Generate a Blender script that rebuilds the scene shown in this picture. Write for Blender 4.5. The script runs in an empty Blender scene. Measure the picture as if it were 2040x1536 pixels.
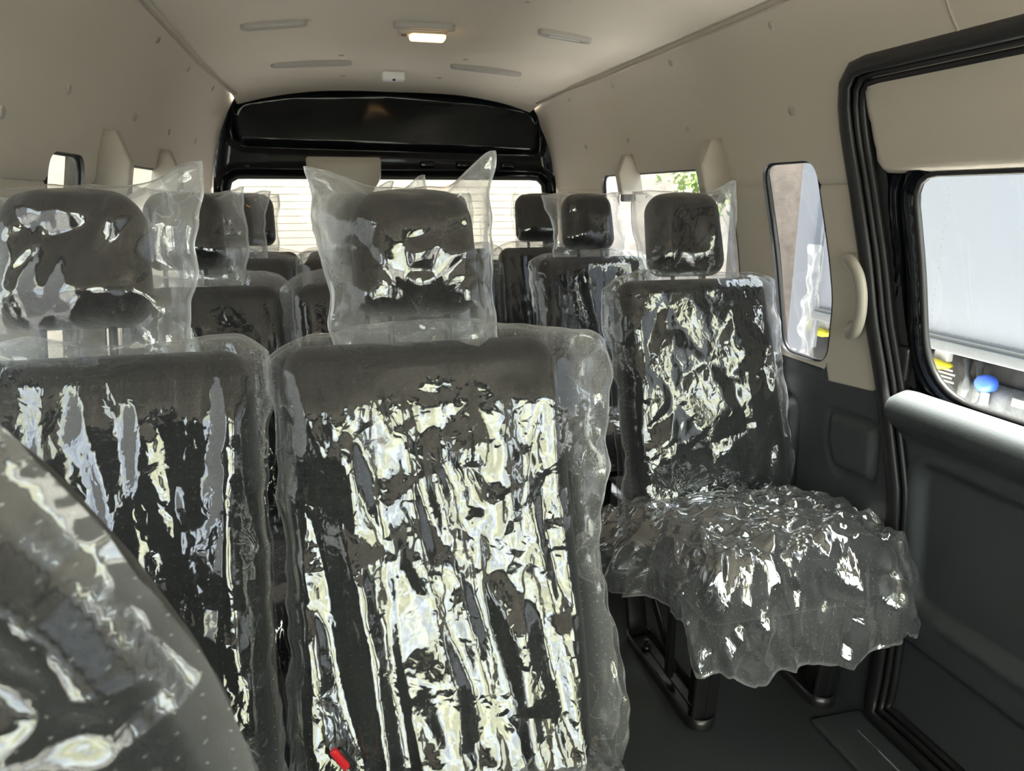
import bpy, bmesh, math, random
import numpy as np
from mathutils import Vector, Matrix

# ------------------------------------------------------------------ camera, world, sun, exposure
SC = bpy.context.scene
COL = SC.collection
CAMZ = 1.2
PITCH, YAW = math.radians(14.383), math.radians(14.198)
cam_data = bpy.data.cameras.new('camera')
cam = bpy.data.objects.new('camera', cam_data); COL.objects.link(cam)
cam.location = (-0.344, 0.0, CAMZ)
cam.rotation_euler = (math.pi/2 - PITCH, 0, -YAW)
cam_data.sensor_width = 36.0
cam_data.lens = 1474.0/2040.0*36.0
cam_data.clip_start = 0.02
cam_data.clip_end = 200
cam_data.dof.use_dof = True
cam_data.dof.focus_distance = 1.45
cam_data.dof.aperture_fstop = 9.0
SC.camera = cam

SC.view_settings.view_transform = 'Standard'
SC.view_settings.look = 'None'
SC.view_settings.gamma = 1.0
SC.view_settings.use_curve_mapping = False
SC.view_settings.exposure = 0.42
SC.cycles.transparent_max_bounces = 32
SC.cycles.max_bounces = 8
SC.cycles.diffuse_bounces = 4

SKY = 5.0
SUN = 90.0
world = bpy.data.worlds.new('sky'); SC.world = world
world.use_nodes = True
nt = world.node_tree; nt.nodes.clear()
def wn(t, **k):
    n = nt.nodes.new(t)
    for a, v in k.items(): setattr(n, a, v)
    return n
tc = wn('ShaderNodeTexCoord'); 
mr = wn('ShaderNodeMapRange'); mr.inputs['From Min'].default_value = -0.9; mr.inputs['From Max'].default_value = 0.5
mr.inputs['To Min'].default_value = 1.0; mr.inputs['To Max'].default_value = 0.0
dot = wn('ShaderNodeVectorMath', operation='DOT_PRODUCT'); dot.inputs[1].default_value = (-0.60, 0.79, -0.10)
nt.links.new(tc.outputs['Generated'], dot.inputs[0]); nt.links.new(dot.outputs['Value'], mr.inputs['Value'])
mixc = wn('ShaderNodeMix', data_type='RGBA')
mixc.inputs[6].default_value = (0.50, 0.54, 0.60, 1)      # sky to the rear and sides
mixc.inputs[7].default_value = (1.75, 1.75, 1.62, 1)      # bright warm haze ahead of the van
nt.links.new(mr.outputs[0], mixc.inputs[0])
cl = wn('ShaderNodeTexNoise'); cl.inputs['Scale'].default_value = 5.0; cl.inputs['Detail'].default_value = 7; cl.inputs['Roughness'].default_value = 0.65
nt.links.new(tc.outputs['Generated'], cl.inputs['Vector'])
cr = wn('ShaderNodeMapRange'); cr.inputs['From Min'].default_value = 0.3; cr.inputs['From Max'].default_value = 0.7
cr.inputs['To Min'].default_value = 0.35; cr.inputs['To Max'].default_value = 1.65
nt.links.new(cl.outputs['Fac'], cr.inputs['Value'])
tint = wn('ShaderNodeMix', data_type='RGBA'); tint.inputs[6].default_value = (0.98, 0.97, 0.72, 1); tint.inputs[7].default_value = (0.90, 0.97, 1.10, 1)   # sunlit leaves / cloud
cl2 = wn('ShaderNodeTexNoise'); cl2.inputs['Scale'].default_value = 4.0; cl2.inputs['Detail'].default_value = 4
mpw = wn('ShaderNodeMapping'); mpw.inputs['Location'].default_value = (3.1, 1.7, 0.4); nt.links.new(tc.outputs['Generated'], mpw.inputs[0]); nt.links.new(mpw.outputs[0], cl2.inputs['Vector'])
cr2 = wn('ShaderNodeMapRange'); cr2.inputs['From Min'].default_value = 0.42; cr2.inputs['From Max'].default_value = 0.56; nt.links.new(cl2.outputs['Fac'], cr2.inputs['Value'])
nt.links.new(cr2.outputs[0], tint.inputs[0])
mtint = wn('ShaderNodeVectorMath', operation='MULTIPLY'); nt.links.new(mixc.outputs[2], mtint.inputs[0]); nt.links.new(tint.outputs[2], mtint.inputs[1])
mul = wn('ShaderNodeVectorMath', operation='SCALE')
nt.links.new(mtint.outputs[0], mul.inputs[0]); nt.links.new(cr.outputs[0], mul.inputs['Scale'])
bg = wn('ShaderNodeBackground'); bg.inputs['Strength'].default_value = SKY
nt.links.new(mul.outputs[0], bg.inputs['Color'])
wo = wn('ShaderNodeOutputWorld'); nt.links.new(bg.outputs[0], wo.inputs[0])

sun_d = bpy.data.lights.new('sun', 'SUN'); sun_d.energy = SUN; sun_d.angle = math.radians(1.0); sun_d.color = (1.0, 0.96, 0.88)
sun = bpy.data.objects.new('sun', sun_d); COL.objects.link(sun); sun.location = (6, -2, 10)
sun.rotation_euler = Vector((0.082, -0.03, 0.99)).to_track_quat('Z', 'Y').to_euler()

# ------------------------------------------------------------------ helpers
rng = random.Random(7)
def pn(x, y, seed=0):
    """2-D gradient noise, vectorised, roughly -0.7..0.7"""
    x = np.asarray(x, float); y = np.asarray(y, float)
    xi = np.floor(x).astype(np.int64); yi = np.floor(y).astype(np.int64)
    xf = x-xi; yf = y-yi
    u = xf*xf*xf*(xf*(xf*6-15)+10); v = yf*yf*yf*(yf*(yf*6-15)+10)
    def g(ix, iy, fx, fy):
        h = (ix*374761393 + iy*668265263 + seed*1442695041) & 0xffffffff
        h = ((h ^ (h >> 13))*1274126177) & 0xffffffff
        a = ((h ^ (h >> 16)) & 0xffff)/65536.0*2*math.pi
        return np.cos(a)*fx + np.sin(a)*fy
    n0 = g(xi, yi, xf, yf)*(1-u) + g(xi+1, yi, xf-1, yf)*u
    n1 = g(xi, yi+1, xf, yf-1)*(1-u) + g(xi+1, yi+1, xf-1, yf-1)*u
    return n0*(1-v)+n1*v
def ridge(x, y, seed=0, p=1.3): return np.clip(1-2.3*np.abs(pn(x, y, seed)), 0, 1)**p
def bil(x, y, seed=0): return np.abs(pn(x, y, seed))*2
def facet(x, y, seed=0):
    """network of sharp creases with flat faces between (F2-F1 of jittered cells)"""
    x = np.asarray(x, float); y = np.asarray(y, float)
    xi = np.floor(x).astype(np.int64); yi = np.floor(y).astype(np.int64); f1 = np.full(x.shape, 9.); f2 = np.full(x.shape, 9.)
    for i in (-1, 0, 1):
        for j in (-1, 0, 1):
            h = ((xi+i)*374761393+(yi+j)*668265263+seed*1442695041) & 0xffffffff
            h = ((h ^ (h >> 13))*1274126177) & 0xffffffff
            a = (h & 0xfff)/4096.; b = ((h >> 13) & 0xfff)/4096.
            d = np.hypot(xi+i+a-x, yi+j+b-y); f2 = np.minimum(f2, np.maximum(f1, d)); f1 = np.minimum(f1, d)
    return f2-f1
def sst(a, b, x):
    t = np.clip((np.asarray(x, float)-a)/(b-a), 0, 1); return t*t*(3-2*t)

def mesh_obj(name, verts, faces, mat=None, parent=None, smooth=True, uv=None, loose=None):
    me = bpy.data.meshes.new(name)
    me.from_pydata([tuple(map(float, v)) for v in verts], [], [tuple(map(int, f)) for f in faces])
    me.update()
    if smooth: me.polygons.foreach_set('use_smooth', [True]*len(me.polygons))
    if uv is not None:
        ul = me.uv_layers.new(name='UVMap')
        li = np.zeros(len(me.loops), dtype=np.int32); me.loops.foreach_get('vertex_index', li)
        ul.data.foreach_set('uv', np.asarray(uv, np.float32)[li].ravel())
    if loose is not None:
        at = me.attributes.new('loose', 'FLOAT', 'POINT'); at.data.foreach_set('value', np.asarray(loose, np.float32).ravel())
    if mat: me.materials.append(mat)
    o = bpy.data.objects.new(name, me); COL.objects.link(o)
    if parent: o.parent = parent
    return o
def empty(name, loc, rz=0):
    o = bpy.data.objects.new(name, None); COL.objects.link(o); o.location = loc; o.rotation_euler = (0, 0, rz)
    o.empty_display_size = 0.05
    return o
def tag(o, label=None, cat=None, group=None, kind=None):
    if label: o['label'] = label
    if cat: o['category'] = cat
    if group: o['group'] = group
    if kind: o['kind'] = kind
    return o
def struct(o, label=None):
    o['kind'] = 'structure'
    if label: o['label'] = label
    return o
class MB:
    def __init__(s): s.v = []; s.f = []; s.n = 0
    def add(s, v, f):
        v = np.asarray(v, float); s.v.append(v); s.f += [tuple(i+s.n for i in q) for q in f]; s.n += len(v); return s
    def build(s, name, mat, parent=None, smooth=True): return mesh_obj(name, np.concatenate(s.v), s.f, mat, parent, smooth)
def grid_faces(nu, nv, flip=False, closed_u=False, base=0):
    f = []
    for j in range(nv-1):
        for i in range(nu if closed_u else nu-1):
            i2 = (i+1) % nu
            q = (base+j*nu+i, base+j*nu+i2, base+(j+1)*nu+i2, base+(j+1)*nu+i)
            f.append(q[::-1] if flip else q)
    return f
def loft(loops, closed=True, caps=False):
    loops = [np.asarray(l, float) for l in loops]; n = len(loops[0])
    v = np.concatenate(loops); f = grid_faces(n, len(loops), closed_u=closed)
    if caps: f += [tuple(range(n))[::-1], tuple(range((len(loops)-1)*n, len(loops)*n))]
    return v, f
def tube(path, r, k=8, closed=False, ry=None, refup=(0, 0, 1)):
    p = np.asarray(path, float); n = len(p); ry = r if ry is None else ry
    if closed: t = np.roll(p, -1, 0)-np.roll(p, 1, 0)
    else: t = np.gradient(p, axis=0)
    t /= np.linalg.norm(t, axis=1)[:, None]+1e-12
    up = np.array(refup, float); vs = []
    a = np.arange(k)/k*2*math.pi
    side = np.cross(t, up); bad = np.linalg.norm(side, axis=1) < 1e-3
    side[bad] = np.cross(t[bad], (1, 0, 0.01)); side /= np.linalg.norm(side, axis=1)[:, None]
    nrm = np.cross(side, t)
    rr = np.broadcast_to(np.asarray(r, float), (n,)); rry = np.broadcast_to(np.asarray(ry, float), (n,))
    for i in range(n):
        vs.append(p[i] + np.cos(a)[:, None]*side[i]*rr[i] + np.sin(a)[:, None]*nrm[i]*rry[i])
    v = np.concatenate(vs)
    f = grid_faces(k, n, closed_u=True)
    if closed: f += [((n-1)*k+i, (n-1)*k+(i+1) % k, (i+1) % k, i) for i in range(k)]
    else: f += [tuple(range(k))[::-1], tuple(range((n-1)*k, n*k))]
    return v, f
def rbox(c, s, r=0.005, n=4, fn=None):
    """rounded box, grid on all six faces; fn deforms the points (array N x 3, local)"""
    s = np.asarray(s, float); h = s/2; r = min(r, *(h*0.999)); vs = []; fs = []; base = 0
    def ax(L):
        e = np.linspace(0, r, n+1); m = max(2, int((L-2*r)/max(L/12, 0.02))+1)
        mid = np.linspace(r, L-r, m+1)
        return np.concatenate([e[:-1], mid, (L-e[::-1])[1:]])-L/2
    A = [ax(L) for L in s]
    for d in range(3):
        a, b = (d+1) % 3, (d+2) % 3
        for sg in (-1, 1):
            ga, gb = np.meshgrid(A[a], A[b]); p = np.zeros((ga.size, 3)); p[:, a] = ga.ravel(); p[:, b] = gb.ravel(); p[:, d] = sg*h[d]
            vs.append(p); fs += grid_faces(len(A[a]), len(A[b]), flip=(sg < 0), base=base); base += len(p)
    p = np.concatenate(vs)
    q = np.clip(p, -(h-r), h-r); o = p-q; L = np.linalg.norm(o, axis=1)[:, None]
    p = q + np.where(L > 1e-9, o/np.maximum(L, 1e-9)*r, 0)
    # weld
    key = np.round(p*1e5).astype(np.int64); _, idx, inv = np.unique(key, axis=0, return_index=True, return_inverse=True)
    inv = inv.ravel(); p = p[idx]
    F = []
    for f in fs:
        g = []
        for i in f:
            k = int(inv[i])
            if k not in g: g.append(k)
        if len(g) > 2: F.append(tuple(g))
    if fn is not None: p = fn(p)
    return p+np.asarray(c, float), F
def rot(v, axis, a, origin=(0, 0, 0)):
    R = np.array(Matrix.Rotation(a, 3, axis)); o = np.asarray(origin, float)
    return (np.asarray(v)-o)@R.T+o
def rpoly(pts, radii, n=6):
    """polygon with rounded corners -> dense outline"""
    pts = [np.asarray(p, float) for p in pts]; out = []; m = len(pts)
    if not hasattr(radii, '__len__'): radii = [radii]*m
    for i in range(m):
        p, a, b = pts[i], pts[i-1], pts[(i+1) % m]
        da = (a-p); la = np.linalg.norm(da); da /= la; db = (b-p); lb = np.linalg.norm(db); db /= lb
        r = radii[i]
        if r <= 0: out.append(p); continue
        ang = math.acos(np.clip(da@db, -1, 1)); tl = min(r/math.tan(ang/2), la*0.48, lb*0.48)
        p0, p2 = p+da*tl, p+db*tl
        for k in range(n+1):
            t = k/n; out.append((1-t)**2*p0 + 2*t*(1-t)*p*0.97 + 2*t*(1-t)*(p0+p2)/2*0.03 + t*t*p2)
    return np.array(out)
def resample(poly, n):
    P = np.vstack([poly, poly[:1]]); d = np.r_[0, np.cumsum(np.linalg.norm(np.diff(P, axis=0), axis=1))]
    t = np.linspace(0, d[-1], n, endpoint=False)
    return np.c_[np.interp(t, d, P[:, 0]), np.interp(t, d, P[:, 1])]
def sdf(P, poly, near=False):
    a = np.asarray(poly, float); b = np.roll(a, -1, 0); best = np.full(len(P), 1e9); bp = np.zeros((len(P), 2)); ins = np.zeros(len(P), bool)
    for i in range(len(a)):
        e = b[i]-a[i]; w = P-a[i]; t = np.clip(w@e/(e@e+1e-15), 0, 1); q = a[i]+t[:, None]*e
        d = np.sum((P-q)**2, 1); m = d < best; best[m] = d[m]; bp[m] = q[m]
        c = ((a[i, 1] > P[:, 1]) != (b[i, 1] > P[:, 1]))
        if abs(e[1]) > 1e-12: ins ^= c & (P[:, 0] < e[0]*(P[:, 1]-a[i, 1])/e[1]+a[i, 0])
    d = np.sqrt(best)*np.where(ins, -1, 1)
    return (d, bp) if near else d
def panel_mesh(outer, holes, mapf, step):
    outer = np.asarray(outer, float); lo = outer.min(0)-step; hi = outer.max(0)+step
    nx, ny = [int(math.ceil((hi[i]-lo[i])/step))+1 for i in (0, 1)]
    gx = lo[0]+np.arange(nx)*step; gy = lo[1]+np.arange(ny)*step
    X, Y = np.meshgrid(gx, gy); P = np.c_[X.ravel(), Y.ravel()]
    C = np.c_[(X[:-1, :-1]+step/2).ravel(), (Y[:-1, :-1]+step/2).ravel()]
    keep = sdf(C, outer) < 0
    for h in holes: keep &= sdf(C, h) > 0
    cells = np.nonzero(keep.reshape(ny-1, nx-1))
    F = [(j*nx+i, j*nx+i+1, (j+1)*nx+i+1, (j+1)*nx+i) for j, i in zip(*cells)]
    cnt = np.zeros(nx*ny, int); np.add.at(cnt, np.array(F).ravel(), 1)
    used = np.nonzero(cnt)[0]; bd = used[cnt[used] < 4]
    if len(bd):
        B = P[bd]; best = np.full(len(bd), 1e9); q = B.copy()
        for pl in [outer]+list(holes):
            d, bp = sdf(B, pl, True); d = np.abs(d); m = d < best; best[m] = d[m]; q[m] = bp[m]
        P[bd] = q
    remap = -np.ones(nx*ny, int); remap[used] = np.arange(len(used))
    return mapf(P[used]), [tuple(remap[list(f)]) for f in F]
def panel(name, outer, holes, mapf, step, mat, parent=None):
    v, f = panel_mesh(outer, holes, mapf, step); return mesh_obj(name, v, f, mat, parent)

# ------------------------------------------------------------------ materials
def mat(name, col, rough=0.5, metal=0.0, coat=0.0, spec=0.5, bump=0.0, bscale=200.0, var=0.0, vscale=8.0, emit=None, estr=0.0, sheen=0.0):
    m = bpy.data.materials.new(name); m.use_nodes = True; t = m.node_tree; b = t.nodes['Principled BSDF']
    b.inputs['Base Color'].default_value = (*col, 1); b.inputs['Roughness'].default_value = rough; b.inputs['Metallic'].default_value = metal
    b.inputs['Coat Weight'].default_value = coat; b.inputs['Specular IOR Level'].default_value = spec
    b.inputs['Coat Roughness'].default_value = 0.05
    b.inputs['Sheen Weight'].default_value = sheen
    if emit: b.inputs['Emission Color'].default_value = (*emit, 1); b.inputs['Emission Strength'].default_value = estr
    co = t.nodes.new('ShaderNodeTexCoord')
    if bump:
        n = t.nodes.new('ShaderNodeTexNoise'); n.inputs['Scale'].default_value = bscale; n.inputs['Detail'].default_value = 3
        t.links.new(co.outputs['Object'], n.inputs['Vector'])
        bp = t.nodes.new('ShaderNodeBump'); bp.inputs['Strength'].default_value = bump; bp.inputs['Distance'].default_value = 0.002
        t.links.new(n.outputs['Fac'], bp.inputs['Height']); t.links.new(bp.outputs[0], b.inputs['Normal'])
    if var:
        n = t.nodes.new('ShaderNodeTexNoise'); n.inputs['Scale'].default_value = vscale; n.inputs['Detail'].default_value = 6; n.inputs['Roughness'].default_value = 0.65
        t.links.new(co.outputs['Object'], n.inputs['Vector'])
        r = t.nodes.new('ShaderNodeMapRange'); r.inputs['From Min'].default_value = 0.3; r.inputs['From Max'].default_value = 0.7
        r.inputs['To Min'].default_value = 1-var; r.inputs['To Max'].default_value = 1+var
        t.links.new(n.outputs['Fac'], r.inputs['Value'])
        s = t.nodes.new('ShaderNodeVectorMath'); s.operation = 'SCALE'; s.inputs[0].default_value = col
        t.links.new(r.outputs[0], s.inputs['Scale']); t.links.new(s.outputs[0], b.inputs['Base Color'])
    return m
M = {}
M['beige'] = mat('beige_trim', (0.56, 0.505, 0.43), 0.6, bump=0.15, bscale=500)
M['headliner'] = mat('beige_headliner', (0.66, 0.60, 0.51), 0.9, bump=0.2, bscale=700)
M['beige_plastic'] = mat('beige_plastic', (0.46, 0.42, 0.355), 0.4)
M['beige_handle'] = mat('beige_handle', (0.36, 0.33, 0.28), 0.42)
M['vent_grey'] = mat('vent_grey_beige', (0.36, 0.34, 0.31), 0.5)
M['dim_beige'] = mat('clip_beige', (0.40, 0.36, 0.31), 0.6)
M['dark'] = mat('dark_trim', (0.044, 0.050, 0.053), 0.5, bump=0.25, bscale=600)
M['floor'] = mat('floor_vinyl', (0.034, 0.037, 0.040), 0.55, bump=0.2, bscale=300)
M['rubber'] = mat('black_rubber', (0.012, 0.012, 0.013), 0.42)
M['paint'] = mat('black_paint', (0.003, 0.004, 0.006), 0.09, spec=0.25)
M['fabric'] = mat('charcoal_fabric', (0.0065, 0.0068, 0.0078), 0.8, bump=0.5, bscale=420, sheen=0.15)
M['knit'] = mat('charcoal_knit', (0.0085, 0.0072, 0.0068), 0.85, bump=0.8, bscale=260, sheen=0.15)
M['steel'] = mat('black_steel', (0.014, 0.014, 0.015), 0.35, coat=0.3)
M['bolt'] = mat('bolt_steel', (0.12, 0.12, 0.12), 0.35, metal=1.0)
M['lens'] = mat('warm_lens', (1.0, 0.8, 0.5), 0.3, emit=(1.0, 0.58, 0.22), estr=4.0)
M['slot'] = mat('slot_grey', (0.10, 0.095, 0.09), 0.6)
M['white_plastic'] = mat('white_plastic', (0.86, 0.86, 0.85), 0.4)
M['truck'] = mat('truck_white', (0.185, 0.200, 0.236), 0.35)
M['rail'] = mat('aluminium_rail', (0.18, 0.19, 0.205), 0.4, metal=0.3)
M['rivet'] = mat('rivet_grey', (0.15, 0.16, 0.19), 0.4)
M['chassis'] = mat('chassis_black', (0.02, 0.021, 0.022), 0.5, var=0.6, vscale=14)
M['grey_part'] = mat('grey_metal_part', (0.14, 0.15, 0.16), 0.5, var=0.4, vscale=20)
M['yellow'] = mat('yellow_marker', (0.75, 0.66, 0.04), 0.5)
M['blue'] = mat('blue_cap', (0.05, 0.14, 0.75), 0.4)
M['white_print'] = mat('white_print', (0.30, 0.30, 0.30), 0.6)
M['pillar'] = mat('grimy_concrete', (0.085, 0.068, 0.06), 0.9, var=0.5, vscale=2.5, bump=0.4, bscale=40)
M['concrete'] = mat('stained_concrete', (0.42, 0.37, 0.34), 0.9, var=0.45, vscale=2.2, bump=0.4, bscale=40)
M['cream'] = mat('cream_wall', (0.38, 0.335, 0.27), 0.9, var=0.12, vscale=3)
M['pale'] = mat('pale_wall', (0.22, 0.22, 0.22), 0.9)
M['asphalt'] = mat('asphalt', (0.075, 0.072, 0.07), 0.95, var=0.2, vscale=30)
M['leaf'] = mat('leaf_green', (0.14, 0.22, 0.05), 0.6)
M['bark'] = mat('bark_brown', (0.12, 0.085, 0.06), 0.9)
M['red'] = mat('red_plastic', (0.65, 0.02, 0.03), 0.35)
M['roof_skin'] = mat('body_shell', (0.02, 0.021, 0.025), 0.25, coat=0.5)

def thin_glass(name, tint, refl=0.06, lines=None):
    m = bpy.data.materials.new(name); m.use_nodes = True; t = m.node_tree; t.nodes.clear(); L = t.links
    lw = t.nodes.new('ShaderNodeLayerWeight'); lw.inputs['Blend'].default_value = 0.5
    pw = t.nodes.new('ShaderNodeMath'); pw.operation = 'POWER'; pw.inputs[1].default_value = 5; L.new(lw.outputs['Facing'], pw.inputs[0])
    ma = t.nodes.new('ShaderNodeMath'); ma.operation = 'MULTIPLY_ADD'; ma.inputs[1].default_value = 1-refl; ma.inputs[2].default_value = refl; L.new(pw.outputs[0], ma.inputs[0])
    tr = t.nodes.new('ShaderNodeBsdfTransparent'); tr.inputs['Color'].default_value = (*tint, 1)
    gl = t.nodes.new('ShaderNodeBsdfGlossy'); gl.inputs['Roughness'].default_value = 0.01
    mx = t.nodes.new('ShaderNodeMixShader'); L.new(ma.outputs[0], mx.inputs[0]); L.new(tr.outputs[0], mx.inputs[1]); L.new(gl.outputs[0], mx.inputs[2])
    o = t.nodes.new('ShaderNodeOutputMaterial'); L.new(mx.outputs[0], o.inputs[0])
    return m
M['glass'] = thin_glass('side_glass', (0.70, 0.73, 0.76))
M['glass_clear'] = thin_glass('front_glass', (0.92, 0.95, 0.93))

def film(name, f0=0.088, haze=0.004, free=0.16, edge=0.30, bump=0.26, bsc=48.0, rough=0.07, dots=True, holes=()):
    """clear crinkled polythene: transparent + mirror-like sheen + a little milkiness, with pin-prick perforations"""
    m = bpy.data.materials.new(name); m.use_nodes = True; t = m.node_tree; t.nodes.clear(); L = t.links; N = t.nodes.new
    def math_(op, a, b=None, c=None):
        n = N('ShaderNodeMath'); n.operation = op
        for i, v in enumerate((a, b, c)):
            if v is None: continue
            if isinstance(v, (int, float)): n.inputs[i].default_value = v
            else: L.new(v, n.inputs[i])
        return n.outputs[0]
    uv = N('ShaderNodeUVMap'); uv.uv_map = 'UVMap'
    nd = N('ShaderNodeTexNoise'); nd.inputs['Scale'].default_value = 14; nd.inputs['Detail'].default_value = 3; L.new(uv.outputs[0], nd.inputs['Vector'])
    va = N('ShaderNodeVectorMath'); va.operation = 'MULTIPLY_ADD'; va.inputs[1].default_value = (.09, .09, .09); L.new(nd.outputs['Color'], va.inputs[0]); L.new(uv.outputs[0], va.inputs[2])
    mp = N('ShaderNodeMapping'); mp.inputs['Scale'].default_value = (1.0, 0.5, 1); mp.inputs['Rotation'].default_value = (0, 0, 0.3); L.new(va.outputs[0], mp.inputs[0])
    def vor(scale):
        v = N('ShaderNodeTexVoronoi'); v.feature = 'DISTANCE_TO_EDGE'; v.inputs['Scale'].default_value = scale; L.new(mp.outputs[0], v.inputs['Vector']); return v.outputs['Distance']
    e1 = math_('MINIMUM', vor(bsc*.42), .22); n3 = N('ShaderNodeTexNoise'); n3.inputs['Scale'].default_value = bsc*.9; n3.inputs['Detail'].default_value = 1; L.new(mp.outputs[0], n3.inputs['Vector'])
    e2 = math_('MINIMUM', math_('MULTIPLY', math_('ABSOLUTE', math_('SUBTRACT', n3.outputs['Fac'], .5)), 2.2), .28)
    n1 = N('ShaderNodeTexNoise'); n1.inputs['Scale'].default_value = bsc*1.3; n1.inputs['Detail'].default_value = 3; L.new(mp.outputs[0], n1.inputs['Vector'])
    n2 = N('ShaderNodeTexNoise'); n2.inputs['Scale'].default_value = 7; n2.inputs['Detail'].default_value = 2; L.new(uv.outputs[0], n2.inputs['Vector'])
    msk = N('ShaderNodeMapRange'); msk.inputs['From Min'].default_value = .38; msk.inputs['From Max'].default_value = .62; L.new(n2.outputs['Fac'], msk.inputs['Value'])
    hgt = math_('MULTIPLY_ADD', e1, 2.2, math_('MULTIPLY', math_('MULTIPLY_ADD', e2, 1.0, math_('MULTIPLY', n1.outputs['Fac'], .45)), math_('MULTIPLY_ADD', msk.outputs[0], .85, .15)))
    crease = math_('MULTIPLY', math_('LESS_THAN', e1, .010), msk.outputs[0])
    bp = N('ShaderNodeBump'); bp.inputs['Strength'].default_value = bump; bp.inputs['Distance'].default_value = 0.004; L.new(hgt, bp.inputs['Height'])
    lw = N('ShaderNodeLayerWeight'); lw.inputs['Blend'].default_value = 0.5; L.new(bp.outputs[0], lw.inputs['Normal'])
    fr = math_('MULTIPLY_ADD', math_('POWER', lw.outputs['Facing'], 4.0), 1-f0, f0)
    fa = N('ShaderNodeAttribute'); fa.attribute_name = 'loose'                 # how freely the sheet hangs: loose film is creased and milky
    base = math_('MULTIPLY_ADD', fa.outputs['Fac'], math_('MULTIPLY_ADD', n2.outputs['Fac'], free*1.6, free*.2), math_('MULTIPLY_ADD', crease, math_('MULTIPLY_ADD', fa.outputs['Fac'], .12, .05), haze))
    hz = math_('MULTIPLY_ADD', math_('POWER', lw.outputs['Facing'], 2.5), math_('MULTIPLY_ADD', fa.outputs['Fac'], edge*.6, edge*.4), base)
    tr = N('ShaderNodeBsdfTransparent'); tr.inputs['Color'].default_value = (0.965, 0.972, 0.98, 1)
    gl = N('ShaderNodeBsdfGlossy'); gl.inputs['Roughness'].default_value = rough; gl.inputs['Color'].default_value = (0.97, 0.98, 1, 1); L.new(bp.outputs[0], gl.inputs['Normal'])
    df = N('ShaderNodeBsdfDiffuse'); df.inputs['Color'].default_value = (0.85, 0.86, 0.87, 1)
    tl = N('ShaderNodeBsdfTranslucent'); tl.inputs['Color'].default_value = (0.85, 0.86, 0.87, 1)
    dm = N('ShaderNodeMixShader'); dm.inputs[0].default_value = 0.5; L.new(df.outputs[0], dm.inputs[1]); L.new(tl.outputs[0], dm.inputs[2])
    sp = N('ShaderNodeSeparateXYZ'); L.new(uv.outputs[0], sp.inputs[0])
    if dots:
        fx = math_('SUBTRACT', math_('FRACT', math_('MULTIPLY', sp.outputs[0], 1/0.0145)), 0.5)
        fy = math_('SUBTRACT', math_('FRACT', math_('MULTIPLY', sp.outputs[1], 1/0.0145)), 0.5)
        dd = math_('ADD', math_('MULTIPLY', fx, fx), math_('MULTIPLY', math_('MULTIPLY', fy, fy), 2.5))
        dot = math_('MULTIPLY', math_('LESS_THAN', dd, 0.0062), 0.25)
        hz = math_('MINIMUM', math_('ADD', hz, dot), 1.0)
    m1 = N('ShaderNodeMixShader'); L.new(hz, m1.inputs[0]); L.new(tr.outputs[0], m1.inputs[1]); L.new(dm.outputs[0], m1.inputs[2])
    m2 = N('ShaderNodeMixShader'); L.new(fr, m2.inputs[0]); L.new(m1.outputs[0], m2.inputs[1]); L.new(gl.outputs[0], m2.inputs[2])
    out = m2.outputs[0]
    if holes:
        acc = None
        for hx, hy in holes:
            dx = math_('SUBTRACT', sp.outputs[0], hx); dy = math_('SUBTRACT', sp.outputs[1], hy)
            q = math_('LESS_THAN', math_('ADD', math_('MULTIPLY', dx, dx), math_('MULTIPLY', dy, dy)), 0.0055**2)
            acc = q if acc is None else math_('MAXIMUM', acc, q)
        t2 = N('ShaderNodeBsdfTransparent')
        m3 = N('ShaderNodeMixShader'); L.new(acc, m3.inputs[0]); L.new(out, m3.inputs[1]); L.new(t2.outputs[0], m3.inputs[2]); out = m3.outputs[0]
    o = N('ShaderNodeOutputMaterial'); L.new(out, o.inputs[0])
    return m
HOLES = [(sx*0.095, z) for sx in (-1, 1) for z in (0.13, 0.36)]
M['film'] = film('polythene_backrest', holes=HOLES)
M['film_bag'] = film('polythene_bag', f0=0.085, haze=0.006, free=0.20, edge=0.60, bump=0.25, bsc=28, dots=False)
M['film_seat'] = film('polythene_cushion', f0=0.22, haze=0.05, free=0.13, edge=0.45, bump=0.4, bsc=45, dots=True)
M['film_front'] = film('polythene_front', f0=0.07, haze=0.004, free=0.15, edge=0.40, bump=0.25, bsc=26, dots=True)

# ------------------------------------------------------------------ body shell profile
PZ = [-0.6, 0, .1, .3, .78, 1.05, 1.28, 1.45, 1.56, 1.64]; PX = [.80, .83, .85, .865, .872, .862, .838, .795, .745, .69]
_zz = np.linspace(-0.6, 1.64, 400); _xx = np.interp(_zz, PZ, PX)
_k = np.hanning(31); _k /= _k.sum(); _xs = np.convolve(np.pad(_xx, 15, mode='edge'), _k, 'valid')
_xs[-18:] = _xx[-18:]
YB, YF = 3.66, -0.85                      # tailgate plane, windscreen plane
def tp(y): return 1-.05*sst(2.7, 3.65, y)
def xw(z, y): return np.interp(z, _zz, _xs)*tp(y)
def zc(x, y): return 1.705-.055*np.clip((np.asarray(y)-2.9)/.8, 0, 1)**2-.07*(np.abs(x)/.7)**3
def side(sg, o=0.0):
    """(y, z) -> wall surface, o metres further out"""
    def f(P): return np.c_[sg*(xw(P[:, 1], P[:, 0])+o), P[:, 0], P[:, 1]]
    return f

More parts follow.
